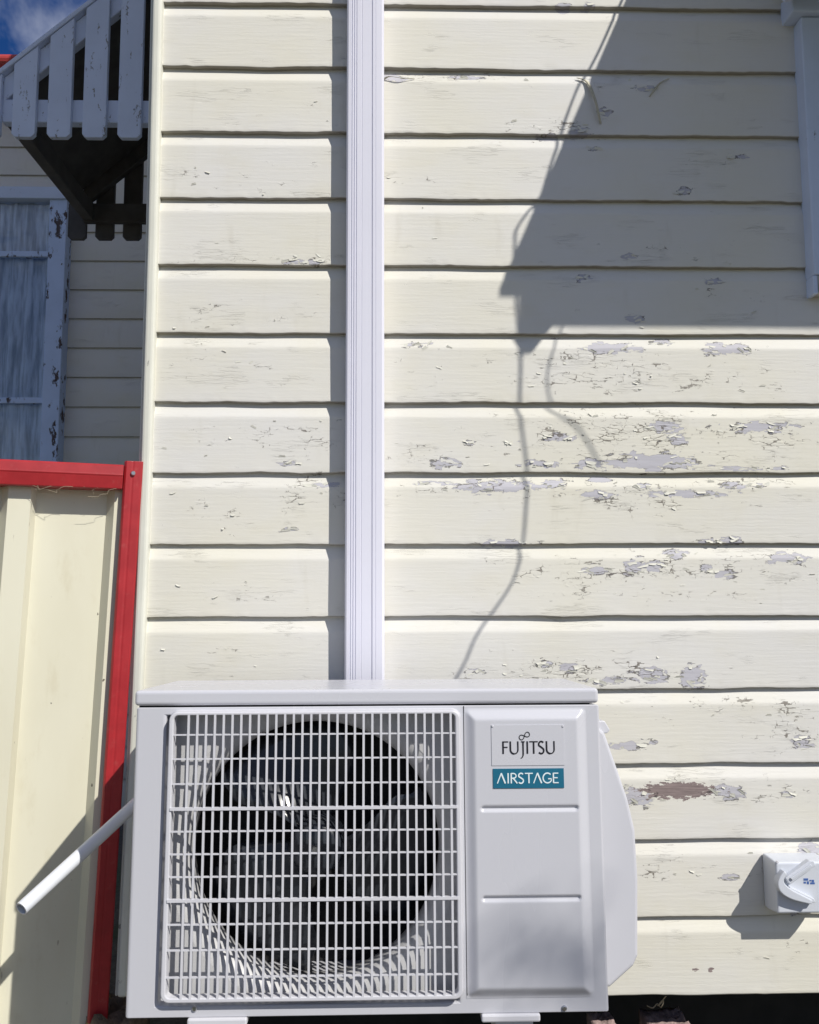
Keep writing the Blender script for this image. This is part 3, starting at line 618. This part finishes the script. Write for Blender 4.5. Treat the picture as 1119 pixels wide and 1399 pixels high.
def word(txt, p0, p1, cap, t, h, mat, parent, y, name):
    """letters between local x of p0 and p1, base line at p0's z"""
    gl = glyphs(t, h); tot = sum(gl[c][0] for c in txt)-.08; kx = (p1.x-p0.x)/tot; x = p0.x
    for c in txt:
        m = MB()
        for i, (pts, w0, w1) in enumerate(gl[c][1]):
            P = [(x+a*kx, p0.z+b*cap) for a, b in pts]; ribbon(m, P, w0*cap, w1*cap, y-.00012*i)
        m.build(name, mat, parent); x += gl[c][0]*kx
p0, p1 = al(672, 1046, BY), al(770, 990, BY)
bd = MB().add(*(lambda x0, x1, z0, z1: ([(x, y, z) for z in (z0, z1) for y in (BY-.0006, BY+.001) for x in (x0, x1)], [(0, 2, 3, 1), (4, 5, 7, 6), (0, 1, 5, 4), (2, 6, 7, 3), (0, 4, 6, 2), (1, 3, 7, 5)]))(p0.x, p1.x, p0.z, p1.z)).build('badge_plate', M['ac'], ac)
LB = BY-.0012
for px_ in (673, 769): q_ = al(px_, 992, BY); MB().lathe([(.0001, BY-.002), (.0016, BY-.002), (.0022, BY)], 8, (q_.x, q_.z)).build('pip', M['ac2'], ac)
a, b = al(686, 1030, LB), al(759, 1030, LB); cap = al(686, 1013, LB).z-a.z
word('FUJITSU', a, b, cap, .135, .085, M['navy'], bd, LB, 'letter')
m = MB(); ic = al(716.5, 1005.5, LB); sc = (al(724, 1005, LB).x-al(709, 1005, LB).x)/2
lem = []
for k in range(40):
    t = 2*math.pi*k/40; d = 1+math.sin(t)**2; x, z = math.cos(t)/d, 1.15*math.sin(t)*math.cos(t)/d; r = math.radians(24)
    lem.append((ic.x+sc*(x*math.cos(r)-z*math.sin(r)), ic.z+sc*(x*math.sin(r)+z*math.cos(r))*1.05))
ribbon(m, lem, sc*.15, y=LB, cl=True); m.build('loop_mark', M['navy'], bd)
p0, p1 = al(674, 1077, BY), al(770, 1049.5, BY)
tb = MB().box(p0.x, p1.x, BY-.0010, BY+.001, p0.z, p1.z).build('teal_plate', M['teal'], ac)
LB2 = BY-.0016
a, b = al(679, 1070.5, LB2), al(763, 1070.5, LB2); cap = al(680, 1056.5, LB2).z-a.z
word('AIRSTAGE', a, b, cap, .13, .10, M['badgewhite'], tb, LB2, 'letter')

# wall brackets carrying the unit
for k, (x, side_) in enumerate(((AL+.115, 'fence side'), (AL+.625, 'isolator side'))):
    bz = AZ-.016
    b_ = empty('mounting_bracket', (x, 0, bz-.3), label='white steel wall bracket arm under the unit on the '+('fence side' if k == 0 else 'switch side'), cat='bracket', group='brackets under the outdoor unit')
    MB().box(0, .065, -.44, -.022, .262, .300).build('arm', M['ac2'], b_, bevel=.003)
    MB().box(.005, .060, -.0265, -.0205, .17, .62).build('wall_plate', M['ac2'], b_)

# drain pipe poking out past the fence
e0 = at(190, 1094, -.13); e1 = at(29, 1242, -.38); dd = (e1-e0).normalized(); e0 = e0-dd*.155
mid = e0+dd*.10
m = MB(); n = 20; ref = Vector((0, 0, 1)); q1 = dd.cross(ref).normalized(); q2 = dd.cross(q1)
def ringp(p, r): return [p+(q1*math.cos(2*math.pi*k/n)+q2*math.sin(2*math.pi*k/n))*r for k in range(n)]
rings = [ringp(e0, .0105), ringp(e0, .0125), ringp(e1, .0125), ringp(e1, .0100), ringp(e0, .0100)]
for r in rings: m.v += [tuple(p-e0) for p in r]
for i in range(4): m.f += [(i*n+k, i*n+(k+1) % n, (i+1)*n+(k+1) % n, (i+1)*n+k) for k in range(n)]
dp = m.build('drain_pipe', M['pipe'], None, smooth=True); dp.location = e0
dp.modifiers.new('w', 'EDGE_SPLIT').split_angle = math.radians(40)
tag(dp, 'short white plastic drain pipe sticking out beside the fence', 'pipe')

# ------------------------------------------------------------------ isolator switch
q = at(1041, 1165, -.021); q2_ = at(1058, 1235, -.085)
S0 = Vector((q.x, -.0215, at(1045, 1238, -.021).z)); sw_w = .118; sw_h = q.z-S0.z; sd_ = .062
sw = empty('isolator_switch', S0, label='white weatherproof isolator switch screwed to the weatherboards', cat='switch')
x0, x1, z0, z1 = 0, sw_w, .0, sw_h
i_ = .006
v = [(x0, 0, z0), (x1, 0, z0), (x1, 0, z1), (x0, 0, z1), (x0, -.02, z0), (x1, -.02, z0), (x1, -.02, z1), (x0, -.02, z1), (x0+i_*.4, -sd_, z0+i_), (x1-i_, -sd_, z0+i_), (x1-i_, -sd_, z1-i_*.5), (x0+i_*.4, -sd_, z1-i_*.5)]
MB().add(v, [(3, 2, 1, 0), (8, 9, 10, 11)]+[(a+i, a+(i+1) % 4, a+4+(i+1) % 4, a+4+i) for a in (0, 4) for i in range(4)]).build('housing', M['switch'], sw, bevel=.004, seg=3, angle=20)
def sl_(px, py, y): p = at(px, py, S0.y+y); return (p.x-S0.x, p.z-S0.z)
def poly(name, px, y0, y1, mat, bev=.002):
    P = [sl_(a, b, y0) for a, b in px]; return MB().prism(P, y0, y1).build(name, mat, sw, bevel=bev, seg=3)
# curved guard: a tall rim sweeping round the left and bottom
go = [(1072, 1190), (1066, 1198), (1063, 1207), (1065, 1216), (1071, 1223), (1082, 1229), (1096, 1233), (1110, 1236)]
gi = [(1110, 1230), (1098, 1224), (1084, 1217), (1076, 1211), (1072, 1206), (1072, 1201), (1076, 1195)]
P = smooth_pts([(*sl_(a, b, -sd_-.018), 0) for a, b in go], 3)+smooth_pts([(*sl_(a, b, -sd_-.018), 0) for a, b in gi], 3)
MB().prism([(p.x, p.y) for p in P], -sd_-.018, -sd_+.004).build('guard', M['switch'], sw, bevel=.002, seg=2)
poly('lever', [(1073, 1200), (1106, 1176), (1112, 1176), (1115, 1183), (1079, 1209)], -sd_-.014, -sd_+.002, M['switch'])
poly('lever_ridge', [(1080, 1200), (1108, 1181), (1110, 1184), (1083, 1203)], -sd_-.018, -sd_-.0145, M['switch'], .001)
poly('lever_arm', [(1080, 1212), (1113, 1228), (1115, 1233), (1108, 1234), (1077, 1217)], -sd_-.015, -sd_+.002, M['switch'])
for a, b, c, d in ((1098, 1100, 1104, 1203), (1098, 1204.5, 1101, 1207), (1102.5, 1204, 1105, 1208), (1106, 1202, 1108, 1204), (1109, 1202, 1112, 1205), (1107, 1205.5, 1113, 1208)):
    if b < 1150: b = 1200
    P0, P1 = sl_(a, d, -sd_), sl_(c, b, -sd_); MB().box(P0[0], P1[0], -sd_-.0006, -sd_+.001, P0[1], P1[1]).build('print_mark', M['blue'], sw)
p = sl_(1062, 1178, -sd_); MB().lathe([(.0001, -sd_-.001), (.0025, -sd_-.001), (.003, -sd_+.002)], 10, p).build('screw', M['ac2'], sw)

# ------------------------------------------------------------------ loose cables hanging off the window hood (out of the picture, they cast the thin shadows)
def cast(px, py, D): p = at(px, py, -.02); return p-SUN*D
c1 = [cast(*p) for p in ((868, -40, .30), (850, 0, .33), (837, 28, .36), (818, 70, .40), (800, 104, .44), (790, 118, .47), (772, 165, .50), (765, 190, .53), (756, 215, .57), (745, 250, .60), (739, 268, .62), (727, 282, .64), (706, 312, .67), (703, 330, .69), (703, 375, .705), (707, 440, .72), (711, 490, .72), (710, 560, .72), (720, 640, .72), (718, 700, .72), (713, 750, .72), (700, 795, .72), (672, 838, .72), (650, 870, .73), (635, 905, .73), (618, 935, .73))]
tag(MB().tube(smooth_pts(c1, 4), .0033, 6).build('hanging_cable', M['cable'], None, smooth=True), 'thin dark cable dangling from the window hood, seen as a long shadow', 'cable', 'cables on the window hood')
c2 = [cast(*p) for p in ((770, 430, .69), (765, 455, .70), (752, 490, .72), (747, 520, .73), (752, 550, .73), (765, 566, .73), (785, 580, .73), (802, 602, .73), (820, 636, .73))]
tag(MB().tube(smooth_pts(c2, 4), .0024, 6).build('hanging_cable', M['cable'], None, smooth=True), 'shorter curled cable end whose shadow bends over the boards', 'cable', 'cables on the window hood')

# ------------------------------------------------------------------ under the house edge
def stump(name, px0, px1, py, Y, label, cat, mat, hz, seed, d=.16):
    a, b = at(px0, py, Y), at(px1, py, Y); r = np.random.default_rng(seed); bm = bmesh.new()
    bmesh.ops.create_cube(bm, size=1); bmesh.ops.subdivide_edges(bm, edges=bm.edges, cuts=7, use_grid_fill=True)
    for v in bm.verts:
        c = v.co; k = 1+r.normal(0, .03 if hz else .008); c.x *= k; c.y *= k; c.z += r.normal(0, .02 if hz else .006)
        if hz: # rounded
            l = math.hypot(c.x, c.y); mx = max(abs(c.x), abs(c.y)); s = (mx/l if l > 0 else 1)*.5+.5; c.x *= s; c.y *= s
    sx, sz = (b.x-a.x), a.z-GZ
    for v in bm.verts: v.co = Vector((v.co.x*sx, v.co.y*d, (v.co.z+.5)*sz))
    me = bpy.data.meshes.new(name); bm.to_mesh(me); bm.free()
    o = link(name, me, mat, None, smooth=True); o.location = ((a.x+b.x)/2, Y, GZ); tag(o, label, cat); return o
stump('house_stump', 126, 200, 1376, .02, 'lichen covered stump under the house corner beside the fence', 'stump', M['stump'], True, 3)
stump('timber_block', 880, 936, 1391, .07, 'weathered pinkish timber block standing under the wall', 'block', M['brick'], False, 4, .09)
stump('timber_offcut', 806, 838, 1393, .05, 'small weathered timber offcut half behind the unit', 'block', M['brick'], False, 5, .07)
tw = [at(884, 1374, .03), at(892, 1377, .02), at(898, 1371, .02), at(903, 1376, .01), at(907, 1367, .0), at(899, 1374, .01), at(910, 1361, -.005)]
tag(MB().tube(smooth_pts(tw, 3), .0012, 5).build('dry_twig', M['web'], None), 'wispy pale dry twig hanging below the bottom board', 'twig')

# ------------------------------------------------------------------ gum tree behind the viewer: its outermost twig blurs a soft shadow on the unit
tip_ = AM @ al(755, 1305, -.01); TD = 4.0; tw_ = tip_-SUN*TD
tree = empty('gum_tree', (6.3, -5.2, GZ), label='gum tree behind the viewer throwing a soft twig shadow on the unit', cat='tree')
T0 = Vector((6.3, -5.2, GZ)); cc = Vector((5.9, -4.4, 4.3)); r = np.random.default_rng(11)
m = MB(); m.tube([Vector(p)-T0 for p in ((6.3, -5.2, GZ), (6.25, -5.15, 1), (6.15, -4.95, 2.4), (6.0, -4.6, 3.6), (5.9, -4.4, 4.8))], .1, 8, True, [.17, .13, .11, .08, .03])
lv = MB()
def leaves(c, n, R):
    for _ in range(n):
        p = Vector(c)+Vector(r.normal(0, 1, 3))*R*.5; d = Vector(r.normal(0, 1, 3)+np.array([0, 0, -1.2])).normalized()*.055; q = d.cross(Vector(r.normal(0, 1, 3))).normalized()*.009
        lv.add([p-T0, p+d*.5+q-T0, p+d-T0, p+d*.5-q-T0], [(0, 1, 2, 3)])
ends = [cc+Vector(r.normal(0, 1, 3))*.55 for _ in range(26)]
for e in ends:
    b0 = Vector((6.1, -4.85, 2.8)).lerp(Vector((5.92, -4.45, 4.5)), r.uniform(0, 1)); m.tube([p-T0 for p in smooth_pts([b0, b0.lerp(e, .5)+Vector((0, 0, .1)), e], 4)], .02, 5); leaves(e, 110, .34)
b0 = Vector((5.95, -4.5, 4.2)); m.tube([p-T0 for p in smooth_pts([b0, b0.lerp(tw_, .5)+Vector((0, 0, -.10)), tw_], 6)], .012, 5)
for off, n_, R_ in (((0, 0, 0), 18, .08), ((.065, 0, .035), 26, .065), ((-.085, 0, .03), 12, .06)): leaves(tw_+Vector(off), n_, R_)
m.build('trunk', simple('gum_bark', (.30, .26, .21), .9, .3, 8, .6, 40), tree, smooth=True)
lv.build('crown', simple('gum_leaf', (.07, .10, .045), .5, .3, 6, 0), tree, fix=False)
